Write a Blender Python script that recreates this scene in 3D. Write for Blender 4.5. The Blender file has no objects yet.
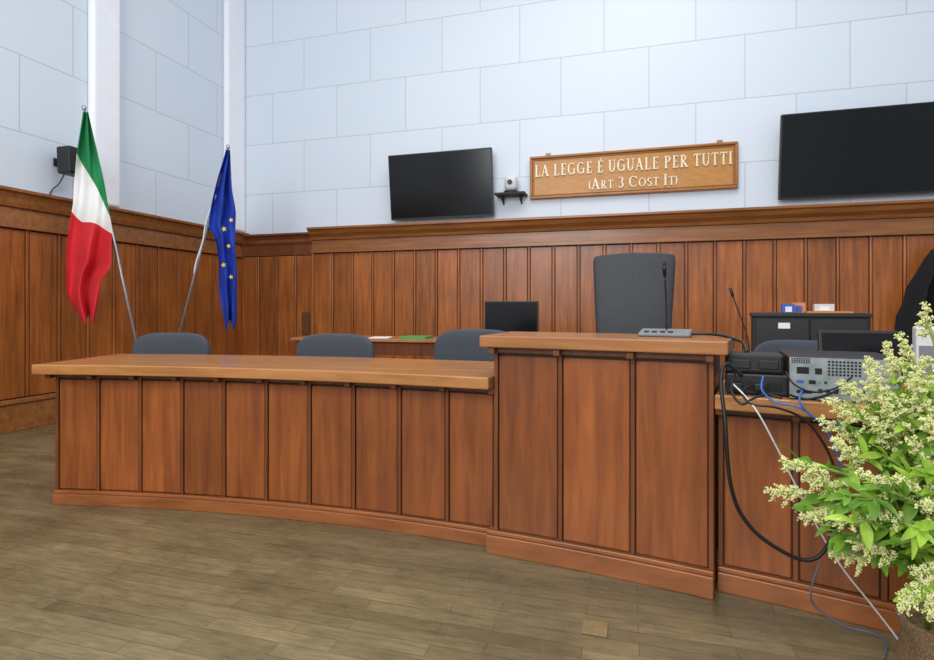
import bpy, math, random
from mathutils import Vector, Matrix, Euler
random.seed(7)
C = bpy.context.scene.collection
PI = math.pi
F = 549.0; CX = 467.0; HY = 307.0; H = 1.2
PHI = math.atan(.288)
U = Vector((math.cos(PHI), -math.sin(PHI), 0)); N = Vector((-math.sin(PHI), -math.cos(PHI), 0))
CO = Vector((-3.50, 8.49, 0))
RC = Vector((-3.028, -5.157, 0))      # centre of the curved bench
def rad(a): return math.radians(a)
def at(px, py, Y): return Vector(((px-CX)/F*Y, Y, H-(py-HY)*Y/F))
def W(s, t, z): 
    v = CO+U*s+N*t; v.z = z; return v
def ws(px, t=0):
    k = (px-CX)/F; a = CO+N*t
    return (k*a.y-a.x)/(U.x-k*U.y)
def wt(px, s=0):
    k = (px-CX)/F; a = CO+U*s
    return (k*a.y-a.x)/(N.x-k*N.y)
def wz(py, s, t=0): return H-(py-HY)*W(s, t, 0).y/F
def R(r, th, z): return Vector((RC.x+r*math.sin(rad(th)), RC.y+r*math.cos(rad(th)), z))

# ---------------------------------------------------------------- materials
def lin(c):
    o = []
    for v in c:
        v /= 255.0
        o.append(v/12.92 if v <= .04045 else ((v+.055)/1.055)**2.4)
    return (*o, 1)
def newmat(name):
    m = bpy.data.materials.new(name); m.use_nodes = True
    nt = m.node_tree; b = nt.nodes['Principled BSDF']
    return m, nt, b
def plain(name, col, rough=.5, metal=0, noise=.06, scale=40, bump=0, spec=None, trans=0):
    m, nt, b = newmat(name)
    n = nt.nodes.new('ShaderNodeTexNoise'); n.inputs['Scale'].default_value = scale; n.inputs['Detail'].default_value = 4
    tc = nt.nodes.new('ShaderNodeTexCoord'); nt.links.new(tc.outputs['Object'], n.inputs['Vector'])
    r = nt.nodes.new('ShaderNodeValToRGB'); c = lin(col)
    r.color_ramp.elements[0].position = .3; r.color_ramp.elements[1].position = .7
    r.color_ramp.elements[0].color = tuple(max(0, v*(1-noise*2)) for v in c[:3])+(1,)
    r.color_ramp.elements[1].color = tuple(min(1, v*(1+noise*2)) for v in c[:3])+(1,)
    nt.links.new(n.outputs['Fac'], r.inputs['Fac']); nt.links.new(r.outputs['Color'], b.inputs['Base Color'])
    b.inputs['Roughness'].default_value = rough; b.inputs['Metallic'].default_value = metal
    if spec is not None: b.inputs['Specular IOR Level'].default_value = spec
    if bump:
        bp = nt.nodes.new('ShaderNodeBump'); bp.inputs['Strength'].default_value = bump; bp.inputs['Distance'].default_value = .01
        nt.links.new(n.outputs['Fac'], bp.inputs['Height']); nt.links.new(bp.outputs['Normal'], b.inputs['Normal'])
    if trans:
        tr = nt.nodes.new('ShaderNodeBsdfTranslucent'); mx = nt.nodes.new('ShaderNodeMixShader'); mx.inputs[0].default_value = trans
        nt.links.new(r.outputs['Color'], tr.inputs['Color'])
        nt.links.new(b.outputs[0], mx.inputs[1]); nt.links.new(tr.outputs[0], mx.inputs[2])
        nt.links.new(mx.outputs[0], nt.nodes['Material Output'].inputs['Surface'])
    return m
def wood(name, dark, light, axis='z', rot=0, rough=.35, var=.25, gs=20, blot=.12):
    m, nt, b = newmat(name); L = nt.links.new
    tc = nt.nodes.new('ShaderNodeTexCoord'); geo = nt.nodes.new('ShaderNodeNewGeometry')
    m1 = nt.nodes.new('ShaderNodeMapping'); m1.inputs['Rotation'].default_value = (0, 0, rot)
    m2 = nt.nodes.new('ShaderNodeMapping')
    m2.inputs['Scale'].default_value = (gs, gs, 1.5) if axis == 'z' else (1.5, gs, gs)
    mu = nt.nodes.new('ShaderNodeMath'); mu.operation = 'MULTIPLY'; mu.inputs[1].default_value = 37.0
    oi = nt.nodes.new('ShaderNodeObjectInfo')
    sm = nt.nodes.new('ShaderNodeMath'); sm.operation = 'ADD'; L(geo.outputs['Random Per Island'], sm.inputs[0]); L(oi.outputs['Random'], sm.inputs[1])
    fr = nt.nodes.new('ShaderNodeMath'); fr.operation = 'FRACT'; L(sm.outputs[0], fr.inputs[0])
    L(fr.outputs[0], mu.inputs[0])
    ad = nt.nodes.new('ShaderNodeVectorMath'); ad.operation = 'ADD'
    L(tc.outputs['Object'], m1.inputs['Vector']); L(m1.outputs['Vector'], m2.inputs['Vector'])
    L(m2.outputs['Vector'], ad.inputs[0]); L(mu.outputs[0], ad.inputs[1])
    n = nt.nodes.new('ShaderNodeTexNoise'); n.inputs['Scale'].default_value = 1; n.inputs['Detail'].default_value = 7
    n.inputs['Roughness'].default_value = .64; n.inputs['Distortion'].default_value = .4
    L(ad.outputs[0], n.inputs['Vector'])
    r = nt.nodes.new('ShaderNodeValToRGB'); r.color_ramp.elements[0].position = .27; r.color_ramp.elements[1].position = .75
    r.color_ramp.elements[0].color = lin(dark); r.color_ramp.elements[1].color = lin(light)
    L(n.outputs['Fac'], r.inputs['Fac'])
    n2 = nt.nodes.new('ShaderNodeTexNoise'); n2.inputs['Scale'].default_value = 2.6; n2.inputs['Detail'].default_value = 3
    L(tc.outputs['Object'], n2.inputs['Vector'])
    mr = nt.nodes.new('ShaderNodeMapRange'); mr.inputs['To Min'].default_value = 1-var; mr.inputs['To Max'].default_value = 1+var
    L(fr.outputs[0], mr.inputs['Value'])
    mr2 = nt.nodes.new('ShaderNodeMapRange'); mr2.inputs['From Min'].default_value = .3; mr2.inputs['From Max'].default_value = .7
    mr2.inputs['To Min'].default_value = 1-blot; mr2.inputs['To Max'].default_value = 1+blot
    L(n2.outputs['Fac'], mr2.inputs['Value'])
    mm = nt.nodes.new('ShaderNodeMath'); mm.operation = 'MULTIPLY'; L(mr.outputs[0], mm.inputs[0]); L(mr2.outputs[0], mm.inputs[1])
    hs = nt.nodes.new('ShaderNodeHueSaturation'); L(r.outputs['Color'], hs.inputs['Color']); L(mm.outputs[0], hs.inputs['Value'])
    L(hs.outputs['Color'], b.inputs['Base Color'])
    b.inputs['Roughness'].default_value = rough
    bp = nt.nodes.new('ShaderNodeBump'); bp.inputs['Strength'].default_value = .1; bp.inputs['Distance'].default_value = .004
    L(n.outputs['Fac'], bp.inputs['Height']); L(bp.outputs['Normal'], b.inputs['Normal'])
    return m
def block_wall(name, horiz):
    m, nt, b = newmat(name); L = nt.links.new
    tc = nt.nodes.new('ShaderNodeTexCoord'); sp = nt.nodes.new('ShaderNodeSeparateXYZ'); cb = nt.nodes.new('ShaderNodeCombineXYZ')
    L(tc.outputs['Object'], sp.inputs[0])
    a = nt.nodes.new('ShaderNodeMath'); a.operation = 'ADD'; a.inputs[1].default_value = 21.67
    L(sp.outputs[horiz], a.inputs[0]); L(a.outputs[0], cb.inputs[0])
    a2 = nt.nodes.new('ShaderNodeMath'); a2.operation = 'SUBTRACT'; a2.inputs[1].default_value = .64-7.6
    L(sp.outputs['Z'], a2.inputs[0]); L(a2.outputs[0], cb.inputs[1])
    br = nt.nodes.new('ShaderNodeTexBrick'); br.offset = .5
    br.inputs['Scale'].default_value = 1; br.inputs['Brick Width'].default_value = 1.085; br.inputs['Row Height'].default_value = .76
    br.inputs['Mortar Size'].default_value = .007; br.inputs['Mortar Smooth'].default_value = .5
    br.inputs['Color1'].default_value = lin((207, 217, 228)); br.inputs['Color2'].default_value = lin((211, 220, 230)); br.inputs['Mortar'].default_value = lin((182, 191, 203))
    L(cb.outputs[0], br.inputs['Vector']); L(br.outputs['Color'], b.inputs['Base Color'])
    n = nt.nodes.new('ShaderNodeTexNoise'); n.inputs['Scale'].default_value = 60; L(tc.outputs['Object'], n.inputs['Vector'])
    mx = nt.nodes.new('ShaderNodeMath'); mx.operation = 'MULTIPLY_ADD'; mx.inputs[1].default_value = -1.0
    m3 = nt.nodes.new('ShaderNodeMath'); m3.operation = 'MULTIPLY'; m3.inputs[1].default_value = .08; L(n.outputs['Fac'], m3.inputs[0])
    L(br.outputs['Fac'], mx.inputs[0]); L(m3.outputs[0], mx.inputs[2])
    bp = nt.nodes.new('ShaderNodeBump'); bp.inputs['Strength'].default_value = .35; bp.inputs['Distance'].default_value = .008
    L(mx.outputs[0], bp.inputs['Height']); L(bp.outputs['Normal'], b.inputs['Normal'])
    b.inputs['Roughness'].default_value = .65
    return m
def floor_mat():
    m, nt, b = newmat('oak strip floor'); L = nt.links.new
    tc = nt.nodes.new('ShaderNodeTexCoord'); mp = nt.nodes.new('ShaderNodeMapping')
    mp.inputs['Location'].default_value = (40, 40, 0)
    L(tc.outputs['Object'], mp.inputs['Vector'])
    br = nt.nodes.new('ShaderNodeTexBrick'); br.offset = .37; br.offset_frequency = 2
    br.inputs['Scale'].default_value = 1; br.inputs['Brick Width'].default_value = .52; br.inputs['Row Height'].default_value = .07
    br.inputs['Mortar Size'].default_value = .0013; br.inputs['Mortar Smooth'].default_value = .5; br.inputs['Bias'].default_value = 0
    br.inputs['Color1'].default_value = lin((126, 112, 80)); br.inputs['Color2'].default_value = lin((108, 95, 66)); br.inputs['Mortar'].default_value = lin((70, 60, 41))
    L(mp.outputs['Vector'], br.inputs['Vector'])
    mp2 = nt.nodes.new('ShaderNodeMapping'); mp2.inputs['Scale'].default_value = (7, 60, 1); L(mp.outputs['Vector'], mp2.inputs['Vector'])
    n = nt.nodes.new('ShaderNodeTexNoise'); n.inputs['Scale'].default_value = 1; n.inputs['Detail'].default_value = 7; n.inputs['Roughness'].default_value = .75; L(mp2.outputs['Vector'], n.inputs['Vector'])
    mp3 = nt.nodes.new('ShaderNodeMapping'); mp3.inputs['Scale'].default_value = (1, 2.0, 1); L(mp.outputs['Vector'], mp3.inputs['Vector'])
    n2 = nt.nodes.new('ShaderNodeTexNoise'); n2.inputs['Scale'].default_value = 1.6; n2.inputs['Detail'].default_value = 9; n2.inputs['Roughness'].default_value = .75; L(mp3.outputs['Vector'], n2.inputs['Vector'])
    r1 = nt.nodes.new('ShaderNodeMapRange'); r1.inputs['From Min'].default_value = .25; r1.inputs['From Max'].default_value = .75; r1.inputs['To Min'].default_value = .6; r1.inputs['To Max'].default_value = 1.36
    L(n.outputs['Fac'], r1.inputs['Value'])
    r2 = nt.nodes.new('ShaderNodeMapRange'); r2.inputs['From Min'].default_value = .35; r2.inputs['From Max'].default_value = .65; r2.inputs['To Min'].default_value = .68; r2.inputs['To Max'].default_value = 1.26
    L(n2.outputs['Fac'], r2.inputs['Value'])
    mm = nt.nodes.new('ShaderNodeMath'); mm.operation = 'MULTIPLY'; L(r1.outputs[0], mm.inputs[0]); L(r2.outputs[0], mm.inputs[1])
    hs = nt.nodes.new('ShaderNodeHueSaturation'); L(br.outputs['Color'], hs.inputs['Color']); L(mm.outputs[0], hs.inputs['Value'])
    L(hs.outputs['Color'], b.inputs['Base Color'])
    rr = nt.nodes.new('ShaderNodeMapRange'); rr.inputs['From Min'].default_value = .35; rr.inputs['From Max'].default_value = .65; rr.inputs['To Min'].default_value = .2; rr.inputs['To Max'].default_value = .42; L(n2.outputs['Fac'], rr.inputs['Value'])
    L(rr.outputs[0], b.inputs['Roughness'])
    bp = nt.nodes.new('ShaderNodeBump'); bp.inputs['Strength'].default_value = .25; bp.inputs['Distance'].default_value = .003; bp.invert = True
    L(br.outputs['Fac'], bp.inputs['Height']); L(bp.outputs['Normal'], b.inputs['Normal'])
    return m
def tricolour():
    m, nt, b = newmat('green white red cloth'); L = nt.links.new
    def thr(attr):
        a = nt.nodes.new('ShaderNodeAttribute'); a.attribute_name = attr
        g = nt.nodes.new('ShaderNodeMath'); g.operation = 'GREATER_THAN'; g.inputs[1].default_value = 0; L(a.outputs['Fac'], g.inputs[0]); return g
    f1, f2 = thr('past_green'), thr('past_white')
    m1 = nt.nodes.new('ShaderNodeMixRGB'); m1.inputs[1].default_value = lin((24, 128, 74)); m1.inputs[2].default_value = lin((232, 233, 230)); L(f1.outputs[0], m1.inputs[0])
    m2 = nt.nodes.new('ShaderNodeMixRGB'); m2.inputs[2].default_value = lin((205, 34, 44)); L(m1.outputs[0], m2.inputs[1]); L(f2.outputs[0], m2.inputs[0])
    L(m2.outputs[0], b.inputs['Base Color']); b.inputs['Roughness'].default_value = .85
    return m
M = dict(
    wallL=block_wall('painted block wall left', 'Y'), wallB=block_wall('painted block wall back', 'X'),
    white=plain('white plaster', (238, 241, 246), .6, noise=.01, scale=8),
    floor=floor_mat(),
    wain=wood('wainscot panel wood', (116, 62, 26), (180, 106, 48), 'z', var=.17, rough=.33),
    wainrail=wood('wainscot rail wood', (114, 68, 32), (164, 106, 56), 'x', rot=0, var=.06, rough=.32, blot=.06),
    waindark=wood('wainscot recess wood', (52, 28, 13), (72, 40, 19), 'z', var=.05),
    panel=wood('bench panel wood', (106, 54, 24), (160, 90, 42), 'z', var=.17, rough=.27, gs=18),
    frame=wood('bench frame wood', (88, 46, 22), (130, 74, 38), 'z', var=.08, rough=.3),
    recess=wood('bench recess wood', (38, 20, 10), (54, 29, 14), 'z', var=.05),
    base=wood('bench base wood', (122, 68, 33), (162, 98, 52), 'x', rot=rad(14), var=.05, rough=.3),
    top=wood('bench top wood', (148, 95, 50), (190, 133, 78), 'x', rot=rad(13), var=.03, rough=.24, blot=.06),
    top2=wood('raised top wood', (140, 87, 45), (180, 121, 68), 'x', rot=rad(25), var=.03, rough=.25, blot=.06),
    sign=wood('sign wood', (168, 112, 46), (194, 136, 62), 'x', rot=0, var=.02, rough=.4, blot=.03, gs=30),
    signframe=wood('sign frame wood', (138, 84, 32), (172, 114, 48), 'x', rot=0, var=.03, rough=.4, blot=.03),
    table=wood('small table wood', (140, 88, 46), (184, 128, 74), 'x', rot=PHI, var=.05),
    letter=plain('pale metal letters', (222, 214, 186), .45, metal=.1, noise=.03),
    black=plain('black plastic', (22, 23, 25), .45, noise=.1),
    black2=plain('matte black metal', (28, 29, 31), .6, noise=.1),
    micm=plain('satin black metal', (26, 27, 29), .3, metal=.3, noise=.05),
    screen=plain('dark glass screen', (9, 10, 12), .18, noise=.02, scale=3, spec=.3),
    boxdark=plain('brown box', (92, 58, 36), .5),
    fabric=plain('charcoal fabric', (68, 72, 79), .95, noise=.12, scale=300, bump=.3),
    leather=plain('dark grey leather', (44, 46, 49), .6, noise=.08, scale=60, bump=.15),
    robe=plain('black cloth', (19, 19, 23), .95, noise=.15, scale=50),
    chrome=plain('silver metal', (170, 172, 175), .35, metal=.9, noise=.03),
    polem=plain('flag pole metal', (165, 167, 172), .35, metal=.7, noise=.04),
    grey=plain('grey plastic', (112, 115, 119), .5, noise=.04),
    lgrey=plain('light grey plastic', (205, 207, 208), .5, noise=.02),
    pcgrey=plain('zinc pc chassis', (150, 155, 158), .4, metal=.45, noise=.12, scale=25),
    dark=plain('dark vent', (20, 21, 22), .8),
    flag3=tricolour(),
    wcloth=plain('white cord', (232, 232, 228), .85, noise=.02, scale=200),
    blue=plain('flag blue', (24, 62, 172), .85, noise=.05, scale=200),
    yellow=plain('star yellow', (240, 205, 40), .8, noise=.03),
    paper=plain('white paper', (235, 235, 232), .8, noise=.01),
    gfold=plain('green folder', (70, 150, 80), .6),
    bluep=plain('blue plastic', (40, 90, 180), .45),
    orange=plain('orange card', (215, 130, 60), .6),
    cblack=plain('black rubber cable', (14, 14, 16), .5),
    cwhite=plain('white cable', (205, 205, 202), .5),
    cblue=plain('blue cable', (44, 96, 170), .5),
    cgrey=plain('grey blue cable', (80, 100, 120), .5),
    burlap=plain('burlap wrap', (120, 96, 66), .95, noise=.25, scale=180, bump=.8),
    stem=plain('green stem', (126, 146, 70), .6, noise=.1),
    leaf=plain('fresh green leaf', (166, 202, 74), .45, noise=.2, scale=14, trans=.35),
    leaf2=plain('deeper green leaf', (118, 164, 54), .45, noise=.2, scale=14, trans=.3),
    bloom=plain('cream florets', (249, 246, 192), .7, noise=.06, scale=60, trans=.3),
    bloom2=plain('greenish florets', (234, 238, 150), .7, noise=.08, scale=60, trans=.3),
    brass=plain('dull brass plate', (142, 122, 84), .5, metal=.2),
)
# ---------------------------------------------------------------- mesh builder
WM = {}
class MB:
    def __init__(s): s.v = []; s.f = []; s.mi = []; s.cur = 0
    def add(s, vs, fs):
        o = len(s.v); s.v += [Vector(v) for v in vs]
        for f in fs: s.f.append([i+o for i in f]); s.mi.append(s.cur)
        return s
    def hexa(s, p):
        return s.add(p, [(3, 2, 1, 0), (4, 5, 6, 7), (0, 1, 5, 4), (1, 2, 6, 5), (2, 3, 7, 6), (3, 0, 4, 7)])
    def box(s, x0, x1, y0, y1, z0, z1, fn=None):
        p = [(x0, y0, z0), (x1, y0, z0), (x1, y1, z0), (x0, y1, z0), (x0, y0, z1), (x1, y0, z1), (x1, y1, z1), (x0, y1, z1)]
        if fn: p = [fn(*q) for q in p]
        return s.hexa(p)
    def wbox(s, s0, s1, t0, t1, z0, z1):
        return s.box(s0, s1, -t1, -t0, z0, z1, lambda x, y, z: W(x, -y, z))
    def ring(s, r0, r1, a0, a1, z0, z1):
        n = max(1, int(abs(a1-a0)/.6)+1); vs = []; fs = []
        for i in range(n+1):
            a = a0+(a1-a0)*i/n
            vs += [R(r0, a, z0), R(r1, a, z0), R(r1, a, z1), R(r0, a, z1)]
        for i in range(n):
            k = i*4
            for j in range(4):
                fs.append((k+j, k+4+j, k+4+(j+1) % 4, k+(j+1) % 4))
        fs.append((0, 1, 2, 3)); fs.append((n*4+3, n*4+2, n*4+1, n*4))
        return s.add(vs, fs)
    def prism(s, poly, fn, a, b):
        n = len(poly); vs = [fn(p[0], p[1], a) for p in poly]+[fn(p[0], p[1], b) for p in poly]
        fs = [tuple(range(n))[::-1], tuple(range(n, 2*n))]+[(i, (i+1) % n, n+(i+1) % n, n+i) for i in range(n)]
        return s.add(vs, fs)
    def tube(s, pts, r, n=8, smooth=0, cap=True):
        pts = [Vector(p) for p in pts]
        if smooth and len(pts) > 2:
            q = []; P = [pts[0]*2-pts[1]]+pts+[pts[-1]*2-pts[-2]]
            for i in range(1, len(P)-2):
                for k in range(smooth):
                    t = k/smooth; a, b, c, d = P[i-1], P[i], P[i+1], P[i+2]
                    q.append(.5*((2*b)+(c-a)*t+(2*a-5*b+4*c-d)*t*t+(3*b-a-3*c+d)*t**3))
            q.append(pts[-1]); pts = q
        m = len(pts); vs = []; fs = []; prev = None
        for i, p in enumerate(pts):
            d = (pts[min(i+1, m-1)]-pts[max(i-1, 0)])
            if d.length < 1e-9: d = Vector((0, 0, 1))
            d.normalize()
            if prev is None: prev = d.orthogonal().normalized()
            x = (prev-d*prev.dot(d))
            if x.length < 1e-6: x = d.orthogonal()
            x.normalize(); prev = x; y = d.cross(x)
            rr = r[int(i*(len(r)-1)/(m-1))] if isinstance(r, (list, tuple)) else r
            for k in range(n):
                a = 2*PI*k/n; vs.append(p+x*math.cos(a)*rr+y*math.sin(a)*rr)
        for i in range(m-1):
            for k in range(n):
                fs.append((i*n+k, i*n+(k+1) % n, (i+1)*n+(k+1) % n, (i+1)*n+k))
        if cap: fs.append(tuple(range(n))[::-1]); fs.append(tuple(range((m-1)*n, m*n)))
        return s.add(vs, fs)
    def lathe(s, prof, c=(0, 0, 0), n=24, wob=None):
        vs = []; fs = []; c = Vector(c); m = len(prof)
        for j, (r, z) in enumerate(prof):
            for k in range(n):
                a = 2*PI*k/n; q = r*(1+(wob(a, z) if wob else 0)); vs.append(c+Vector((q*math.cos(a), q*math.sin(a), z)))
        for j in range(m-1):
            for k in range(n): fs.append((j*n+k, j*n+(k+1) % n, (j+1)*n+(k+1) % n, (j+1)*n+k))
        fs.append(tuple(range(n))[::-1]); fs.append(tuple(range((m-1)*n, m*n)))
        return s.add(vs, fs)
    def sell(s, c, a, b, h, e1=.5, e2=.5, nu=28, nv=14, fn=None):
        sg = lambda v, e: math.copysign(abs(v)**e, v)
        vs = []; fs = []
        for j in range(nv+1):
            v = -PI/2+PI*j/nv
            for k in range(nu):
                u = 2*PI*k/nu
                p = Vector((a*sg(math.cos(v), e1)*sg(math.cos(u), e2), b*sg(math.cos(v), e1)*sg(math.sin(u), e2), h*sg(math.sin(v), e1)))
                if fn: p = fn(p)
                vs.append(p+Vector(c))
        for j in range(nv):
            for k in range(nu): fs.append((j*nu+k, j*nu+(k+1) % nu, (j+1)*nu+(k+1) % nu, (j+1)*nu+k))
        return s.add(vs, fs)
    def build(s, name, mat, parent=None, local=False, smooth=False, bevel=0, kind=None):
        me = bpy.data.meshes.new(name)
        vs = s.v
        mw = WM.get(parent.name) if parent else None
        if parent and not local:
            inv = mw.inverted(); vs = [inv @ v for v in vs]
        me.from_pydata([tuple(v) for v in vs], [], s.f)
        ms = mat if isinstance(mat, (list, tuple)) else [mat]
        for m_ in ms: me.materials.append(m_)
        if len(ms) > 1:
            for p, i in zip(me.polygons, s.mi): p.material_index = i
        if smooth:
            for p in me.polygons: p.use_smooth = True
        me.validate(); me.update()
        o = bpy.data.objects.new(name, me); C.objects.link(o)
        if parent: o.parent = parent; WM[o.name] = mw
        else: WM[o.name] = Matrix.Identity(4)
        if bevel:
            bv = o.modifiers.new('bevel', 'BEVEL'); bv.width = bevel; bv.segments = 2; bv.limit_method = 'ANGLE'; bv.angle_limit = rad(40)
        if kind: o['kind'] = kind
        return o
def fixn(o):
    import bmesh
    b = bmesh.new(); b.from_mesh(o.data); bmesh.ops.recalc_face_normals(b, faces=b.faces); b.to_mesh(o.data); b.free()
def tag(o, label, cat, group=None):
    o['label'] = label; o['category'] = cat
    if group: o['group'] = group
    return o
def thing(name, label, cat, loc=(0, 0, 0), rot=(0, 0, 0), group=None):
    o = bpy.data.objects.new(name, None); C.objects.link(o); o.location = loc; o.rotation_euler = rot
    o.empty_display_size = .1
    WM[o.name] = Matrix.Translation(Vector(loc)) @ Euler(rot, 'XYZ').to_matrix().to_4x4()
    return tag(o, label, cat, group)
def dup(root, loc, rot, label):
    def cp(o, par):
        c = o.copy(); C.objects.link(c); c.parent = par
        WM[c.name] = WM[o.name]
        for ch in [x for x in bpy.data.objects if x.parent == o]: cp(ch, c)
        return c
    r = cp(root, None); r.location = loc; r.rotation_euler = rot; r['label'] = label
    return r

# ---------------------------------------------------------------- room shell
RW = 11.2; LT = 10.5; CH = 6.7
def wallobj(name, mat, s0, s1, t0, t1, z0, z1):
    e = MB().box(s0, s1, -t1, -t0, z0, z1).build(name, mat, kind='structure')
    e.location = CO; e.rotation_euler = (0, 0, -PHI); return e
wallobj('wall_back', M['wallB'], -.2, RW+.2, -.2, 0, 0, CH)
wallobj('wall_left', M['wallL'], -.2, 0, 0, LT, 0, CH)
wallobj('wall_right', M['wallL'], RW, RW+.2, 0, LT, 0, CH)
wallobj('floor', M['floor'], -.2, RW+.2, -.2, LT+1.5, -.1, 0)
wallobj('trim_1', M['white'], 0, .1, wt(122, .1), wt(86), 2.34, CH)
wallobj('trim_2', M['white'], 0, .1, 0, wt(222), 2.34, CH)
for n_ in ('trim_1', 'trim_2'):
    bv = bpy.data.objects[n_].modifiers.new('bevel', 'BEVEL'); bv.width = .045; bv.segments = 5
S1 = ws(312, .12)
def corn(t0, d=.17, zt=2.34):
    return [(0, zt), (t0+d, zt), (t0+d, zt-.03), (t0+d-.03, zt-.045), (t0+d-.05, zt-.09), (t0+.07, zt-.13), (t0+.055, zt-.17), (0, zt-.17)]
def struct(mb, name, mat, bevel=0):
    o = mb.build(name, mat, kind='structure', bevel=bevel); fixn(o)
    mw = Matrix.Translation(CO) @ Matrix.Rotation(-PHI, 4, 'Z'); inv = mw.inverted()
    for v in o.data.vertices: v.co = inv @ v.co
    o.location = CO; o.rotation_euler = (0, 0, -PHI)
    return o
m = MB().prism(corn(.10), lambda p, q, h: W(h, p, q), S1, RW)
m.wbox(S1, RW, 0, .125, 2.03, 2.17); m.wbox(S1, RW, 0, .15, 1.985, 2.03)
struct(m, 'trim_3', M['wainrail'], .004)
m = MB().prism(corn(.03, .13, 2.33), lambda p, q, h: W(p, h, q), 0, LT)
m.wbox(0, .055, 0, LT, 2.0, 2.16); m.wbox(0, .08, 0, LT, 1.96, 2.0)
o = struct(m, 'trim_4', M['wainrail'], .004)
m = MB().prism(corn(.0, .1, 2.30), lambda p, q, h: W(h, p, q), .03, S1-.002); m.wbox(.03, S1-.002, 0, .05, 1.97, 2.13)
struct(m, 'trim_5', M['frame'], .004)
def panels_back(s0, s1, t, name, pitch=.315, zt=1.985, zb=.36):
    m = MB().wbox(s0, s1, 0, t-.02, 0, zt); struct(m, name[0], M['waindark'])
    m = MB(); n = round((s1-s0)/pitch); p = (s1-s0)/n
    for i in range(n):
        a = s0+i*p
        m.wbox(a+.023, a+p-.023, t-.02, t+.002, zb, zt-.01)
        m.wbox(a-.014, a+.014, t-.02, t+.008, zb, zt)
    struct(m, name[1], M['wain'], .006)
panels_back(S1, RW, .10, ('trim_6', 'trim_7'))
panels_back(.03, S1-.002, .045, ('trim_8', 'trim_9'), zt=1.97)
m = MB().wbox(0, .02, 0, LT, 0, 1.96); struct(m, 'trim_10', M['waindark'])
m = MB(); n = 33; p = LT/n
for i in range(n):
    a = i*p; m.wbox(.02, .042, a+.023, a+p-.023, .32, 1.95); m.wbox(.02, .048, a-.014 if i else 0, a+.014, .32, 1.96)
struct(m, 'trim_11', M['wain'], .006)
m = MB().wbox(0, .07, 0, LT, 0, .27); m.wbox(0, .09, 0, LT, .27, .31); struct(m, 'baseboard_left', M['wainrail'], .005)
m = MB().wbox(.1, RW, 0, .16, 0, .34); struct(m, 'baseboard_back', M['wainrail'], .005)
o = MB().ring(8.62, 12.3, 4.0, 44, 0, .13).build('trim_12', M['base'], kind='structure')

# ---------------------------------------------------------------- benches
def bench(name, label, a0, a1, npan, rb, rf, r0, r1, zt, tt, hb, ta0, ta1, topm, ab0=None, brk=True):
    mid = (a0+a1)/2; ab0 = ab0 if ab0 is not None else a0
    root = thing(name, label, 'bench', R(rf, mid, 0))
    MB().ring(r0, r1, ta0, ta1, zt-tt, zt).build('tabletop', topm, root, bevel=.006)
    MB().ring(rf-.05, rf+.02, a0, a1, zt-tt-.03, zt-tt).build('top_molding', M['frame'], root, bevel=.006)
    MB().ring(rf, rf+.03, a0, a1, hb, zt-tt-.03).build('front_board', M['recess'], root)
    da = math.degrees(1/rf); pit = (a1-a0)/npan; bw = .010*da
    zp0 = hb+.006; zp1 = zt-tt-.045
    for i in range(npan):
        x0 = a0+i*pit+bw+.004*da; x1 = a0+(i+1)*pit-bw-.004*da
        if i == 0: x0 += bw
        if i == npan-1: x1 -= bw
        MB().ring(rf-.012, rf-.0005, x0, x1, zp0, zp1).build('panel', M['panel'], root, bevel=.005)
    for i in range(npan+1):
        c = a0+i*pit
        c = min(max(c, a0+bw), a1-bw)
        MB().ring(rf-.017, rf-.0005, c-bw, c+bw, hb, zt-tt-.03).build('batten', M['frame'], root, bevel=.003)
        if brk: MB().ring(rf-.09, rf-.051, c-bw*1.6, c+bw*1.6, zt-tt-.032, zt-tt-.001).build('bracket', M['frame'], root, bevel=.004)
    m = MB().ring(rb, rf+.03, ab0, a1, 0, hb-.02); m.ring(rb+.012, rf+.028, ab0, a1, hb-.02, hb); m.build('base_molding', M['base'], root, bevel=.004)
    for c in (a0, a1-.25):
        MB().ring(rf+.031, r1-.04, c, c+.25, 0, zt-tt-.001).build('end_panel', M['frame'], root)
    return root
bench('curved_bench', 'long low curved wooden bench with ten front panels', 3.46, 21.9, 10, 8.502, 8.54, 8.385, 9.14, .862, .058, .085, 3.25, 21.92, M['top'])
bench('judge_bench', 'tall raised wooden bench front in the middle with three broad panels', 21.95, 28.6, 3, 8.43, 8.47, 8.36, 8.85, 1.064, .055, .11, 21.66, 29.0, M['top2'], ab0=21.72)
bench('side_bench', 'low wooden bench on the right carrying electronics and cables', 28.66, 42, 7, 8.52, 8.56, 8.41, 9.2, .845, .06, .1, 28.64, 42.2, M['top'])

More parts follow.
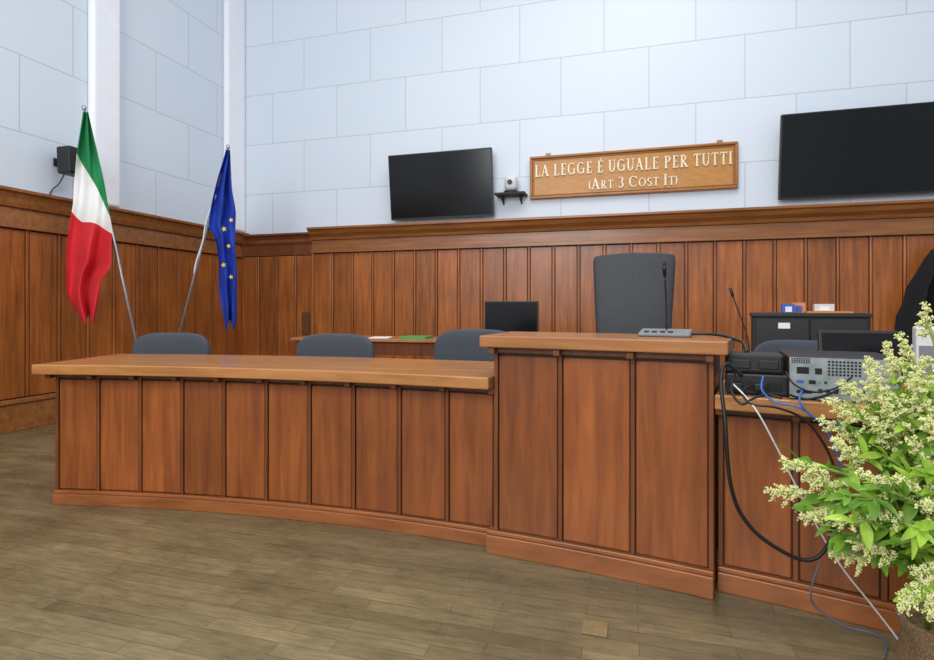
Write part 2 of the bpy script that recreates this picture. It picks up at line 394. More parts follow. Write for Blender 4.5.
# ---------------------------------------------------------------- office chairs
def chair(name, label, loc, rz, w=.62, zb=.87, mat='fabric', high=False, group=None):
    root = thing(name, label, 'chair', loc, (0, 0, rz), group)
    if high:
        hb = zb-.5
        def fn(p):
            k = 1+.11*(p.z/(hb/2))-.04; return Vector((p.x*k, p.y+.18*p.x*p.x-.03*math.cos(p.z*4)+.10*p.z, p.z+.014*math.cos(p.x*7)*(1 if p.z > 0 else 0)))
        MB().sell((0, .27, .5+hb/2), w/2, .05, hb/2, .09, .22, nu=48, nv=30, fn=fn).build('backrest', M[mat], root, True, True)
    else:
        hb = zb-.48
        fn = lambda p: Vector((p.x, p.y-.35*p.x*p.x, p.z))
        MB().sell((0, .25, .48+hb/2), w/2, .04, hb/2, .55, .4, nu=40, nv=20, fn=fn).build('backrest', M[mat], root, True, True)
    MB().sell((0, 0, .44), w/2*.88, .24, .05, .5, .45).build('seat', M[mat], root, True, True)
    MB().tube([(0, .12, .39), (0, .29, .4), (0, .315, .5), (0, .31, .68)], .022, smooth=4).build('back_support', M['black'], root, True, True)
    MB().tube([(0, 0, .06), (0, 0, .26)], .03, 14).tube([(0, 0, .26), (0, 0, .4)], .02, 14).build('gas_column', M['black'], root, True, True)
    for sx in (-1, 1):
        if high:
            MB().tube([(sx*.2, .02, .41), (sx*.31, .02, .44), (sx*.33, .02, .6)], .016, smooth=4).sell((sx*.33, .0, .63), .035, .15, .022, .6, .6, 16, 8).build('armrest', M['black'], root, True, True)
    for k in range(5):
        a = 2*PI*k/5+.3; d = Vector((math.cos(a), math.sin(a), 0))
        lg = MB().tube([d*.02+Vector((0, 0, .1)), d*.28+Vector((0, 0, .075))], [.022, .015], 8).build('base_leg', M['black'], root, True, True)
        q = d.cross(Vector((0, 0, 1)))*.018; c = d*.28+Vector((0, 0, .028))
        MB().tube([c-q, c+q], .0275, 14).tube([c, c+Vector((0, 0, .05))], .006, 6).build('caster', M['black'], lg, True, False)
    return root
DZ = .13
def thof(v): return math.atan2(v.x-RC.x, v.y-RC.y)
def cpos(px, Y):            # seat position whose backrest (0.25 m behind) is seen at px
    v = at(px, 300, Y); th = thof(v); v -= Vector((math.sin(th), math.cos(th), 0))*.25; v.z = DZ; return v
g = 'fabric office chairs behind the benches'
p0 = cpos(174, 4.3); c0 = chair('office_chair', 'charcoal fabric office chair behind the left end of curved bench, nearest the flags', p0, -thof(p0), group=g)
p1 = cpos(337, 4.14); dup(c0, p1, (0, 0, -thof(p1)), 'charcoal fabric office chair behind the middle of curved bench, below the small table')
p2 = cpos(477, 3.9); d2 = dup(c0, p2, (0, 0, -thof(p2)), 'charcoal fabric office chair beside the raised bench, in front of the desk monitor')
d2.scale = (1, 1, 1.05)
p3 = cpos(800, 3.35); dup(c0, p3, (0, 0, -thof(p3)), 'charcoal fabric office chair behind the computer on the side bench').scale = (.85, .9, 1)
p4 = cpos(637, 3.62); chair('executive_chair', 'tall dark leather high-back chair behind the raised bench', p4, -thof(p4)+.1, w=.5, zb=1.42, mat='leather', high=True)

# ---------------------------------------------------------------- wall tvs
def tv(label, pxl, zc, w, h, tilt):
    t = .17; s = ws(pxl, t)+w/2
    root = thing('wall_television', label, 'television', W(s, t, zc), (rad(tilt), 0, -PHI), 'televisions on the back wall')
    m = MB(); b = .014
    m.box(-w/2, w/2, -.0, .05, -h/2, h/2)
    m.build('housing', M['black'], root, True, bevel=.006)
    m = MB(); m.box(-w/2, w/2, -.012, -.0005, -h/2, -h/2+b*1.5).box(-w/2, w/2, -.012, -.0005, h/2-b, h/2).box(-w/2, -w/2+b, -.012, -.0005, -h/2+b*1.5, h/2-b).box(w/2-b, w/2, -.012, -.0005, -h/2+b*1.5, h/2-b)
    m.build('bezel', M['black'], root, True)
    MB().box(-w/2+b, w/2-b, -.006, -.0005, -h/2+b*1.5, h/2-b).build('screen', M['screen'], root, True)
    MB().box(-.2, .2, .051, .075, -.15, .15).box(-.03, .03, .075, .13, -.06, .06).build('wall_bracket', M['black2'], root, True)
    return root
tv('flat black television left of the wooden motto sign', 390, 2.845, ws(492.5, .17)-ws(390, .17), .88, 7)
tv('flat black television at the right edge, above the black robe and flowers', 780, 2.905, 1.70, .95, 7)

# ---------------------------------------------------------------- sign
s0, s1 = ws(530, .04), ws(738, .04); zb, zt = 2.61, 3.165
sg = thing('motto_sign', 'carved wooden sign with raised pale letters between the two televisions', 'sign', W((s0+s1)/2, 0, zb))
MB().wbox(s0+.03, s1-.03, .001, .035, zb+.03, zt-.03).build('board', M['sign'], sg)
m = MB(); fw = .034
m.wbox(s0, s1, .001, .065, zb, zb+fw).wbox(s0, s1, .001, .065, zt-fw, zt).wbox(s0, s0+fw, .001, .065, zb+fw, zt-fw).wbox(s1-fw, s1, .001, .065, zb+fw, zt-fw)
m.build('sign_frame', M['signframe'], sg, bevel=.01)
m = MB(); g0 = .042; g1 = .054
m.wbox(s0+g0, s1-g0, .0352, .048, zb+g0, zb+g1).wbox(s0+g0, s1-g0, .0352, .048, zt-g1, zt-g0).wbox(s0+g0, s0+g1, .0352, .048, zb+g1, zt-g1).wbox(s1-g1, s1-g0, .0352, .048, zb+g1, zt-g1)
m.build('inner_bead', M['signframe'], sg, bevel=.004)
TK, TN, SF = .17, .085, .06
def seg(p, q, w): 
    d = Vector((q[0]-p[0], q[1]-p[1])); d.normalize(); n = Vector((-d.y, d.x))*w/2
    return [[(p[0]+n.x, p[1]+n.y), (p[0]-n.x, p[1]-n.y), (q[0]-n.x, q[1]-n.y), (q[0]+n.x, q[1]+n.y)]]
def rect(x0, x1, y0, y1): return [[(x0, y0), (x1, y0), (x1, y1), (x0, y1)]]
def arc(cx, cy, rx, ry, a0, a1, n=12, tmin=.075, tmax=.17):
    o = []
    def pt(a):
        t = tmin+(tmax-tmin)*abs(math.cos(a)); return ((cx+(rx)*math.cos(a), cy+ry*math.sin(a)), (cx+(rx-t)*math.cos(a), cy+(ry-tmin)*math.sin(a)))
    for i in range(n):
        b0 = rad(a0+(a1-a0)*i/n); b1 = rad(a0+(a1-a0)*(i+1)/n)
        (p, q), (r_, s_) = pt(b0), pt(b1); o.append([p, q, s_, r_])
    return o
def st(x): return rect(x-TK/2, x+TK/2, 0, 1)+rect(x-.15, x+.15, 0, SF)+rect(x-.15, x+.15, 1-SF, 1)
GL = {
 'I': (st(.2), .4),
 'L': (st(.22)+rect(.22, .66, 0, .07)+rect(.6, .66, 0, .24), .7),
 'E': (st(.22)+rect(.22, .62, 0, .07)+rect(.22, .62, .93, 1)+rect(.22, .5, .48, .55)+rect(.57, .63, 0, .22)+rect(.56, .62, .8, 1)+rect(.46, .5, .42, .61), .68),
 'T': (rect(.28, .44, 0, 1)+rect(.2, .53, 0, SF)+rect(.04, .69, .92, 1)+rect(.04, .1, .76, 1)+rect(.63, .69, .76, 1), .73),
 'A': (seg((.12, .02), (.4, .99), TN)+seg((.38, .99), (.68, .02), TK)+rect(.2, .58, .3, .37)+rect(0, .24, 0, SF)+rect(.54, .84, 0, SF), .82),
 'U': (rect(.1, .26, .3, 1)+rect(.62, .7, .3, 1)+arc(.4, .32, .3, .32, 180, 360)+rect(.02, .32, 1-SF, 1)+rect(.54, .78, 1-SF, 1), .82),
 'G': (arc(.46, .5, .42, .5, 48, 330, 18)+rect(.68, .82, .06, .45)+rect(.57, .88, .42, .48), .92),
 'P': (st(.22)+arc(.34, .74, .32, .26, -90, 90)+rect(.22, .34, .93, 1)+rect(.22, .34, .48, .55), .72),
 'R': (st(.22)+arc(.34, .75, .3, .25, -90, 90)+rect(.22, .34, .93, 1)+rect(.22, .36, .5, .57)+seg((.34, .52), (.68, .03), TK)+rect(.58, .82, 0, SF), .82),
 'C': (arc(.46, .5, .42, .5, 45, 315, 18)+rect(.72, .78, .72, .95), .86),
 'O': (arc(.46, .5, .44, .5, 0, 360, 24), .94),
 'S': (arc(.32, .74, .26, .26, 20, 270, 12)+arc(.32, .26, .28, .295, 90, -160, 12), .66),
 '3': (arc(.3, .73, .26, .27, 150, -90, 14)+arc(.3, .27, .3, .29, 90, -150, 14), .66),
 '(': (arc(.45, .5, .35, .62, 120, 240, 10), .36),
 ')': (arc(-.1, .5, .35, .62, 60, -60, 10), .36),
}
GL['\u00c9'] = (GL['E'][0]+seg((.3, 1.02), (.46, 1.2), .08), .68)
def lettering(txt, sa, sb, z, h, big=None, gap=.14):
    ws_ = []; x = 0
    for i, ch in enumerate(txt):
        k = 1.3 if big and i in big else 1
        if ch == ' ': x += .42; continue
        ws_.append((x, ch, k)); x += (GL[ch][1]+gap)*k
    sc = (sb-sa)/x
    for x0, ch, k in ws_:
        m = MB()
        for j, poly in enumerate(GL[ch][0]):
            d = .0004*(j % 5)
            m.prism([(sa+(x0+p[0]*k)*sc, z+p[1]*h*k) for p in poly], lambda p, q, hh: W(p, hh, q), .0352, .05+d)
        o = m.build('letter', M['letter'], sg); fixn(o)
lettering('LA LEGGE \u00c9 UGUALE PER TUTTI', s0+.06, s1-.05, 2.9, .15, gap=.08)
lettering('(ART 3 COST IT)', ws(588, .04), ws(679, .04), 2.695, .105, big=(1, 5, 7, 12), gap=.08)
for px in (548, 720):
    s = ws(px, .03); MB().wbox(s-.03, s+.03, .001, .02, zt-.01, zt+.04).build('hanger', M['brass'], sg)

# ---------------------------------------------------------------- conference camera on wall shelf
s = ws(511, .12)
sh = thing('wall_shelf', 'small black bracket shelf between television and motto sign', 'shelf', W(s, 0, 2.66))
MB().wbox(s-.2, s+.2, .005, .24, 2.66, 2.685).build('shelf_board', M['black2'], sh, bevel=.003)
for d in (-.12, .12):
    m = MB().prism([(.004, 2.659), (.2, 2.659), (.004, 2.56)], lambda p, q, h: W(h, p, q), s+d-.008, s+d+.008)
    o = m.build('shelf_bracket', M['black2'], sh); fixn(o)
vc = thing('conference_camera', 'small white conference camera on the black wall shelf', 'camera', W(s, .12, 2.686))
m = MB().lathe([(.09, 0), (.095, .01), (.095, .03), (.06, .04)], W(s, .12, 2.686)); m.build('base', M['black'], vc, smooth=True)
m = MB().sell(W(s, .12, 2.686+.13), .085, .08, .1, .6, .8, 20, 12); m.build('housing', M['lgrey'], vc, smooth=True)
m = MB().tube([W(s, .18, 2.82), W(s, .215, 2.82)], .032, 16); m.build('lens', M['black'], vc)

# ---------------------------------------------------------------- wall speaker on left wall
t0 = wt(71.5, .2)
zt_ = 1.2+(307-147)*W(.2, t0, 0).y/F
sp = thing('wall_speaker', 'small black wall loudspeaker left of the white pilaster', 'speaker', W(.0, t0, zt_-.3))
MB().box(-.1, .1, -.09, .09, -.14, .14, lambda x, y, z: W(.2+x*.9-.06*z, t0+y, zt_-.15+z)).build('cabinet', M['black'], sp, bevel=.015)
MB().box(.1, .108, -.075, .075, -.12, .12, lambda x, y, z: W(.2+x*.9-.06*z, t0+y, zt_-.15+z)).build('grille', M['black2'], sp)
MB().wbox(.001, .02, t0-.04, t0+.04, zt_-.19, zt_-.11).tube([W(.02, t0, zt_-.15), W(.12, t0, zt_-.15)], .02).build('wall_bracket', M['black2'], sp)
MB().tube([W(.1, t0, zt_-.28), W(.05, t0+.02, zt_-.38), W(.02, t0+.06, zt_-.44), W(.01, t0+.09, zt_-.52)], .006, smooth=5).build('cable', M['cblack'], sp, smooth=True)

# ---------------------------------------------------------------- flags
def interp(tab, y):
    for (y0, x0), (y1, x1) in zip(tab, tab[1:]):
        if y <= y1: 
            k = (y-y0)/(y1-y0); return x0+(x1-x0)*k
    return tab[-1][1]
def cloth(root, name, left, right, y0, y1, Y, mat, zone=None, nf=3.2, amp=.045, ph=0, diag=2.5, cr=.012):
    nu, nv = 60, 90; m = MB(); vs = []; A1 = []; A2 = []
    sm = lambda tab, y: sum(interp(tab, max(y0, min(y1, y+d))) for d in (-5, -2, 0, 2, 5))/5
    for j in range(nv+1):
        y = y0+(y1-y0)*j/nv; xl = sm(left, y); xr = sm(right, y)
        for i in range(nu+1):
            u = i/nu; v = j/nv; x = xl+(xr-xl)*u
            yy = y+5*math.sin(u*8+ph)*v**2
            g_ = min(1, .25+v*1.3)
            dep = amp*g_*math.sin(u*nf*2*PI+ph+v*diag)+amp*.4*math.sin(u*13+j*.11)+cr*math.sin(u*7-v*21+ph)*math.sin(v*9+u*4)+cr*.6*math.sin(u*19+v*15)
            vs.append(at(x, yy, Y-.07-dep))
            if zone: a_, b_ = zone(x, y); A1.append(a_); A2.append(b_)
    m.v = vs
    for j in range(nv):
        for i in range(nu):
            a = j*(nu+1)+i; m.f.append([a, a+1, a+nu+2, a+nu+1]); m.mi.append(0)
    o = m.build(name, mat, root, smooth=True)
    if zone:
        for nm, A in (('past_green', A1), ('past_white', A2)):
            at_ = o.data.attributes.new(nm, 'FLOAT', 'POINT')
            for k, v in enumerate(A): at_.data[k].value = v
    return o
YI = 5.55
a = at(84, 108, YI); kx = (135-84)/230.; yb = 307+658.8/YI; b = at(84+kx*(yb-108), yb-4, YI)
fl = thing('italian_flag', 'green white and red flag hanging from a leaning pole by the left wall', 'flag', (b.x, b.y, 0))
MB().tube([a, b], .014, 10).sell(a, .022, .022, .03, 1, 1, 12, 8).build('pole', M['polem'], fl, smooth=True)
MB().lathe([(.17, 0), (.17, .02), (.05, .05), (.03, .16), (.03, .2)], (b.x, b.y, 0)).build('pole_base', M['black2'], fl, smooth=False)
def zI(x, y):
    xc = interp([(100, 66), (148, 74), (165, 83), (190, 98), (205, 105), (222, 113), (400, 200)], y)
    yr = interp([(60, 206), (72, 212), (82, 221), (96, 225), (108, 230), (120, 236)], x)
    return (xc-x, y-yr)
cloth(fl, 'flag_cloth', [(112, 83), (150, 77), (185, 74), (205, 73), (225, 69), (255, 66), (292, 66), (303, 71), (322, 84)],
      [(112, 88), (150, 97), (180, 104), (215, 110), (228, 112), (266, 111), (276, 101), (300, 98), (322, 94)], 112, 320, YI, M['flag3'], zI, nf=1.8, amp=.055, diag=4.5, cr=.014)
YE = 6.7
a = at(228, 147, YE); kx = (180-228)/186.; yb = 307+658.8/YE; b = at(228+kx*(yb-147), yb-4, YE)
fe = thing('european_flag', 'blue flag with yellow stars on a leaning pole near the room corner', 'flag', (b.x, b.y, 0))
MB().tube([a, b], .015, 10).sell(a, .022, .022, .035, 1, 1, 12, 8).build('pole', M['polem'], fe, smooth=True)
MB().lathe([(.17, 0), (.17, .02), (.05, .05), (.03, .16), (.03, .2)], (b.x, b.y, 0)).build('pole_base', M['black2'], fe)
cloth(fe, 'flag_cloth', [(150, 226), (180, 217), (205, 211), (228, 208), (234, 215), (260, 219), (290, 219), (315, 224), (328, 226)],
      [(150, 230), (190, 232), (210, 236), (245, 235), (270, 237), (300, 237), (318, 237), (328, 234)], 150, 325, YE, M['blue'], None, nf=2.0, amp=.07, ph=1, diag=4, cr=.028)
for (x, y, r) in ((231, 220, 2.5), (224, 229, 2.8), (228.5, 246, 2.3), (223.5, 265, 2.7), (231, 277, 2.4)):
    pts = []
    for k in range(10):
        rr = r if k % 2 == 0 else r*.42; aa = PI/2+k*PI/5+.3; pts.append(at(x+rr*math.cos(aa), y-rr*math.sin(aa), YE-.20))
    m = MB(); m.add(pts+[p+Vector((0, .006, 0)) for p in pts], [tuple(range(10)), tuple(range(10, 20))[::-1]]+[(i, (i+1) % 10, 10+(i+1) % 10, 10+i) for i in range(10)])
    o = m.build('star', M['yellow'], fe); fixn(o)
MB().tube([at(216, 195, YE-.03), at(206, 222, YE-.05), at(203, 240, YE-.05), at(196, 262, YE-.05), at(194, 274, YE-.05)], .008, 6, smooth=4).build('cord', M['wcloth'], fe, smooth=True)

# ---------------------------------------------------------------- small table with papers and monitor at the back
ta, tb = at(290, 338, 5.9), at(545, 338, 5.25)
dx = (tb-ta); dx.z = 0; Lt = dx.length; ang = math.atan2(dx.y, dx.x); zt_t = .87
tr = thing('writing_table', 'low wooden writing table in front of the back panelling', 'table', (ta.x, ta.y, DZ), (0, 0, ang))
hh = zt_t-DZ
MB().box(0, Lt, 0, .6, hh-.03, hh).build('tabletop', M['table'], tr, True, bevel=.004)
MB().box(.06, Lt-.06, .05, .07, hh-.17, hh-.031).build('apron', M['frame'], tr, True)
for x in (.04, Lt-.09):
    for y in (.04, .5): MB().box(x, x+.05, y, y+.05, 0, hh-.031).build('leg', M['frame'], tr, True, bevel=.003)
TM = WM[tr.name]
def tabbox(name, label, cat, x0, x1, y0, y1, z0, z1, mat, rz=0, group=None):
    c = TM @ Vector(((x0+x1)/2, (y0+y1)/2, z0)); 
    o = MB().box(-(x1-x0)/2, (x1-x0)/2, -(y1-y0)/2, (y1-y0)/2, 0, z1-z0).build(name, mat, bevel=.001)
    o.location = c; o.rotation_euler = (0, 0, ang+rz); return tag(o, label, cat, group)
tabbox('green_folder', 'green folder lying on the writing table', 'folder', 1.22, 1.5, .08, .36, hh+.001, hh+.022, M['gfold'])
tabbox('paper_sheet', 'white paper sheet on the writing table beside the green folder', 'paper', .85, 1.06, .08, .36, hh+.001, hh+.006, M['paper'], .2)
tabbox('paper_stack', 'thin stack of papers at the left of the writing table', 'papers', .35, .6, .1, .4, hh+.001, hh+.02, M['lgrey'], -.1)
def monitor(name, label, loc, rz, w, h, zc, tilt=0):
    r_ = thing(name, label, 'monitor', loc, (0, 0, rz))
    MB().box(-w/2, w/2, -.0, .035, zc-h/2, zc+h/2, lambda x, y, z: Vector((x, y+tilt*(z-zc), z))).build('housing', M['black'], r_, True, bevel=.005)
    MB().box(-w/2+.012, w/2-.012, -.004, -.0005, zc-h/2+.02, zc+h/2-.012, lambda x, y, z: Vector((x, y+tilt*(z-zc), z))).build('screen', M['screen'], r_, True)
    MB().tube([(0, .05, .01), (0, .06, zc)], .018, 10).build('neck', M['black'], r_, True)
    MB().sell((0, .05, .008), .12, .09, .0075, .5, .7, 20, 8).build('foot', M['black'], r_, True, True)
    return r_
v = at(511, 317, 5.55); monitor('desk_monitor', 'black desk monitor on the writing table beside the tall chair', (v.x, v.y, zt_t+.001), ang-.02, .55, .33, 1.2-10.5*5.55/F-zt_t)
o = MB().wbox(ws(303, .06), ws(311, .06)-.02, .062, .09, wz(334, ws(307), .1), wz(312, ws(307), .1)).build('wall_box', M['boxdark'], bevel=.004); 
tag(o, 'small brown box on the panelling above the left end of the writing table', 'wall box')

# ---------------------------------------------------------------- black cabinet and what is on it
zc = 1.153; hc = zc-DZ; wc = .77; CR = -.45
cb = thing('black_cabinet', 'black low cabinet with a white paper label behind the side bench', 'cabinet', (2.62, 4.2, DZ), (0, 0, CR))
CM = WM[cb.name]
MB().box(-wc/2, wc/2, 0, .45, 0, hc-.03).build('body', M['black2'], cb, True, bevel=.004)
MB().box(-wc/2-.012, wc/2+.012, -.02, .46, hc-.03, hc).build('top', M['black'], cb, True, bevel=.005)
for q0, q1 in ((-wc/2+.02, -.004), (.004, wc/2-.02)):
    d = MB().box(q0, q1, -.018, -.0005, .04, hc-.05).build('door', M['black'], cb, True, bevel=.003)
    hx = q1-.04 if q1 < .1 else q0+.04
    MB().tube([(hx, -.035, .45), (hx, -.035, .57)], .006).build('handle', M['chrome'], d, True)
MB().box(-.21, -.13, -.0215, -.0185, hc-.12, hc-.075).build('paper_label', M['paper'], cb, True)
def sbox(name, label, x, w, d, h, mats, y=.1, z=0, rz=0):
    c = CM @ Vector((x, y, hc+.001+z))
    r_ = thing(name, label, 'box', c, (0, 0, CR+rz))
    MB().box(-w/2, w/2, 0, d, 0, h).build('body', mats[0], r_, True, bevel=.002)
    MB().box(-w/4, w/4, -.002, d+.002, h*.1, h*.7).build('band', mats[1], r_, True)
    return r_
sbox('tape_box', 'small blue box with pale patch at the left on top of the black cabinet', -.13, .09, .1, .07, (M['bluep'], M['paper']))
sbox('tissue_box', 'small orange and blue box tucked behind the blue one', -.05, .09, .1, .08, (M['orange'], M['bluep']), y=.2)
sbox('card_box', 'small pale card box at the right on the black cabinet', .11, .13, .1, .055, (M['lgrey'], M['paper']), z=.014)
c = CM @ Vector((.14, .16, hc+.001))
o = MB().box(-.15, .15, -.1, .12, 0, .0125).build('paper_pad', M['orange']); o.location = c; o.rotation_euler = (0, 0, CR)
tag(o, 'flat orange pad lying under the pale card box on black cabinet', 'paper')

# ---------------------------------------------------------------- robe on a wall hook
sR = ws(962, .35)
hk = thing('wall_hook', 'black wall hook on the panelling holding the robe', 'hook', W(sR, .112, 1.93))
MB().wbox(sR-.03, sR+.03, .112, .125, 1.86, 1.96).build('back_plate', M['black2'], hk)
MB().tube([W(sR, .12, 1.9), W(sR, .2, 1.89), W(sR, .24, 1.93)], .009, smooth=4).build('prong', M['black2'], hk)
prof = [(.52, .5), (.62, .62), (.61, .8), (.57, .95), (.55, 1.1), (.48, 1.25), (.45, 1.4), (.37, 1.55), (.30, 1.7), (.24, 1.8), (.12, 1.88), (.05, 1.89)]
m = MB(); nR = 160; vs = []; fs = []
for (r_, z) in prof:
    for k in range(nR):
        a_ = 2*PI*k/nR; fd = min(1, (1.95-z)*1.8)
        wv = 1+.06*math.sin(a_*5+z*2.1)*fd
        dy = min(.16, r_*.5)*(1+.75*fd*math.sin(math.cos(a_)*17+z*1.6)*(1 if math.sin(a_) > 0 else .1))
        vs.append(W(sR+r_*wv*math.cos(a_), .31+dy*math.sin(a_), z+.03*math.sin(a_*6)*(1 if z < .7 else 0)))
for j in range(len(prof)-1):
    for k in range(nR): fs.append((j*nR+k, j*nR+(k+1) % nR, (j+1)*nR+(k+1) % nR, (j+1)*nR+k))
fs.append(tuple(range((len(prof)-1)*nR, len(prof)*nR)))
m.add(vs, fs); o = m.build('black_robe', M['robe'], smooth=True); fixn(o)
tag(o, 'black robe hanging on the panelling under the right television', 'robe')

# ---------------------------------------------------------------- microphones
ZB = 1.065
c = at(668, 0, 2.52); th = math.degrees(thof(c))
mr_ = thing('desk_microphone', 'gooseneck microphone with grey base on the raised bench top', 'microphone', (c.x, c.y, ZB), (0, 0, -rad(th)), 'gooseneck microphones')
MB().prism([(-.06, 0), (.06, 0), (.06, .034), (-.06, .015)], lambda p, q, h: Vector((h, p, q)), -.125, .1).build('base', M['grey'], mr_, True, bevel=.006)
for k in range(4): MB().box(-.1+k*.035, -.08+k*.035, -.04, -.02, .018, .026).build('button', M['black'], mr_, True)
MB().tube([(-.01, .03, .03), (-.012, .032, .16), (-.018, .028, .28)], .004, 8, smooth=5).build('gooseneck', M['micm'], mr_, True, True)
MB().tube([(-.018, .028, .28), (-.02, .025, .345)], [.008, .009], 10).build('capsule', M['micm'], mr_, True, True)
for o_ in list(bpy.data.objects):
    if o_.parent == mr_: fixn(o_)
c = at(750, 0, 2.7)
m2 = thing('desk_microphone', 'thin black gooseneck microphone leaning left behind the black equipment box', 'microphone', (c.x, c.y, .846), (0, 0, -.4), 'gooseneck microphones')
MB().box(-.06, .06, -.06, .06, 0, .03).build('base', M['black'], m2, True, bevel=.006)
MB().tube([(0, 0, .03), (-.01, 0, .2), (-.06, 0, .36), (-.075, 0, .41)], .0032, 8, smooth=5).build('gooseneck', M['black'], m2, True, True)
MB().tube([(-.075, 0, .405), (-.088, 0, .45)], [.006, .008], 10).build('capsule', M['black'], m2, True, True)

# ---------------------------------------------------------------- electronics on the side bench
ZS = .846
c = at(843, 0, 2.05); r_az = -thof(c)+.12
pc = thing('desktop_computer', 'grey desktop computer showing its rear ports on the side bench', 'computer', (c.x, c.y, ZS), (0, 0, r_az))
w, h, d = .355, .165, .36
MB().box(-w/2, w/2, 0, d, 0, h).build('case', M['black'], pc, True, bevel=.005)
MB().box(-w/2+.004, w/2-.004, -.006, -.0005, .004, h-.004).build('rear_panel', M['pcgrey'], pc, True)
m = MB()
for i in range(9):
    for j in range(5): m.tube([(-.045+i*.012, -.0065, .1+j*.012), (-.045+i*.012, -.009, .1+j*.012)], .0042, 6)
m.build('fan_grille', M['dark'], pc, True)
m = MB()
for i in range(8):
    for j in range(3): m.tube([(-.165+i*.008, -.0065, .142+j*.007), (-.165+i*.008, -.009, .142+j*.007)], .0028, 6)
m.build('vent_grille', M['dark'], pc, True)
for j in range(4): MB().box(.09, .165, -.009, -.0065, .03+j*.024, .045+j*.024).build('slot_cover', M['chrome'], pc, True)
for (px_, pz_, pw_, ph_, mm_) in ((-.15, .1, .04, .025, 'dark'), (-.15, .065, .022, .01, 'bluep'), (-.11, .062, .022, .014, 'dark'), (-.15, .025, .05, .012, 'dark'), (-.08, .03, .014, .014, 'dark'), (-.055, .03, .014, .014, 'dark'), (-.03, .03, .014, .014, 'dark'), (.01, .03, .025, .01, 'dark'), (.05, .03, .016, .014, 'dark'), (-.09, .1, .022, .022, 'dark'), (-.08, .065, .008, .008, 'gfold'), (-.06, .065, .008, .008, 'dark')):
    MB().box(px_, px_+pw_, -.010, -.0065, pz_, pz_+ph_).build('port', M[mm_], pc, True)
c = at(759, 0, 2.2)
eb = thing('equipment_box', 'black power supply box with sockets beside the desktop computer', 'electronics', (c.x, c.y, ZS), (0, 0, -thof(c)+.1))
MB().box(-.12, .105, 0, .15, 0, .085).build('case', M['black'], eb, True, bevel=.008)
MB().box(-.12, .09, .01, .14, .0855, .165).build('upper_case', M['black2'], eb, True, bevel=.012)
for k in range(3): MB().box(-.11+k*.07, -.06+k*.07, -.006, -.0005, .02, .055).build('socket', M['dark'], eb, True, bevel=.003)
for k in range(2): MB().box(-.1+k*.1, -.03+k*.1, .003, .0095, .105, .14).build('socket', M['black'], eb, True, bevel=.003)
for k in range(2): MB().box(-.1+k*.08, -.06+k*.08, -.04, -.0065, .022, .05).build('plug', M['black'], eb, True, bevel=.004)
c = at(862, 0, 2.62); monitor('small_monitor', 'small black monitor standing behind the desktop computer', (c.x, c.y, ZS), -thof(c)+.2, .35, .2, .14, .2)
c = at(937, 0, 2.16)
gs = thing('small_loudspeaker', 'pale grey desktop loudspeaker at the right edge among the blossoms', 'speaker', (c.x, c.y, ZS), (0, 0, -thof(c)))
MB().box(-.065, .065, 0, .12, 0, .275).build('cabinet', M['lgrey'], gs, True, bevel=.008)
MB().box(-.055, .055, -.005, -.0005, .02, .2).build('grille', M['grey'], gs, True)
def cable(label, pts, r, mat, name='cable'):
    o = MB().tube([at(*p) for p in pts], r, 8, smooth=8).build(name, M[mat], smooth=True)
    return tag(o, label, 'cable')
cable('thick black cable looping down in front of the side bench', [(742, 376, 2.13), (726, 364, 2.12), (721, 382, 2.1), (725, 420, 2.06), (727, 452, 2.05), (731, 486, 2.05), (741, 514, 2.05), (762, 538, 2.03), (796, 558, 2.0), (816, 558, 1.98), (829, 543, 1.97), (834, 525, 1.96), (845, 505, 1.95)], .0072, 'cblack')
cable('white cable slanting down across the side bench to the floor', [(732, 383, 2.12), (744, 395, 2.06), (758, 413, 2.0), (776, 446, 1.99), (793, 480, 2.0), (819, 530, 2.0), (843, 569, 1.98), (870, 603, 1.96), (894, 634, 1.93), (906, 652, 1.9), (908, 663, 1.87)], .0032, 'cwhite')
cable('blue network cable hanging from the equipment box', [(763, 376, 2.12), (762, 390, 2.08), (775, 402, 2.04), (800, 408, 1.99), (822, 425, 1.98), (835, 450, 1.97), (846, 480, 1.96)], .0038, 'cblue')
cable('short blue cable from computer port to the bench edge', [(803, 388, 2.02), (800, 402, 1.98), (815, 418, 1.97), (840, 424, 1.96), (868, 440, 1.96)], .0038, 'cblue')
cable('thin grey cable trailing on the floor below the side bench', [(820, 560, 2.06), (811, 590, 2.05), (816, 607, 2.08), (845, 626, 2.04), (872, 633, 1.99), (886, 642, 1.94), (884, 658, 1.86)], .003, 'cgrey')
cable('black cable running from microphone base to the equipment box', [(690, 334, 2.54), (708, 334, 2.5), (725, 336, 2.42), (742, 342, 2.35), (747, 352, 2.28)], .007, 'cblack')
cable('black cord drooping from equipment box across the bench lip', [(752, 385, 2.14), (742, 392, 2.08), (752, 404, 2.02), (778, 408, 1.985), (805, 420, 1.975), (825, 446, 1.965), (838, 476, 1.955)], .0045, 'cblack')
cable('second black cord hanging close to the raised bench', [(735, 372, 2.14), (731, 388, 2.1), (735, 398, 2.06), (743, 404, 2.03), (754, 398, 2.04), (767, 395, 2.07), (782, 398, 2.05)], .005, 'cblack')
cable('black power lead curling in front of the computer ports', [(790, 395, 2.06), (806, 399, 1.99), (824, 396, 1.98), (838, 390, 2.0)], .0045, 'cblack')
cable('thin black lead crossing the computer rear panel', [(786, 372, 2.1), (794, 384, 2.0), (812, 392, 1.98), (836, 388, 1.98), (852, 377, 2.0)], .0035, 'cblack')
o = MB().box(-.045, .045, -.045, .045, 0.0005, .006).build('floor_plate', M['brass'], bevel=.001)
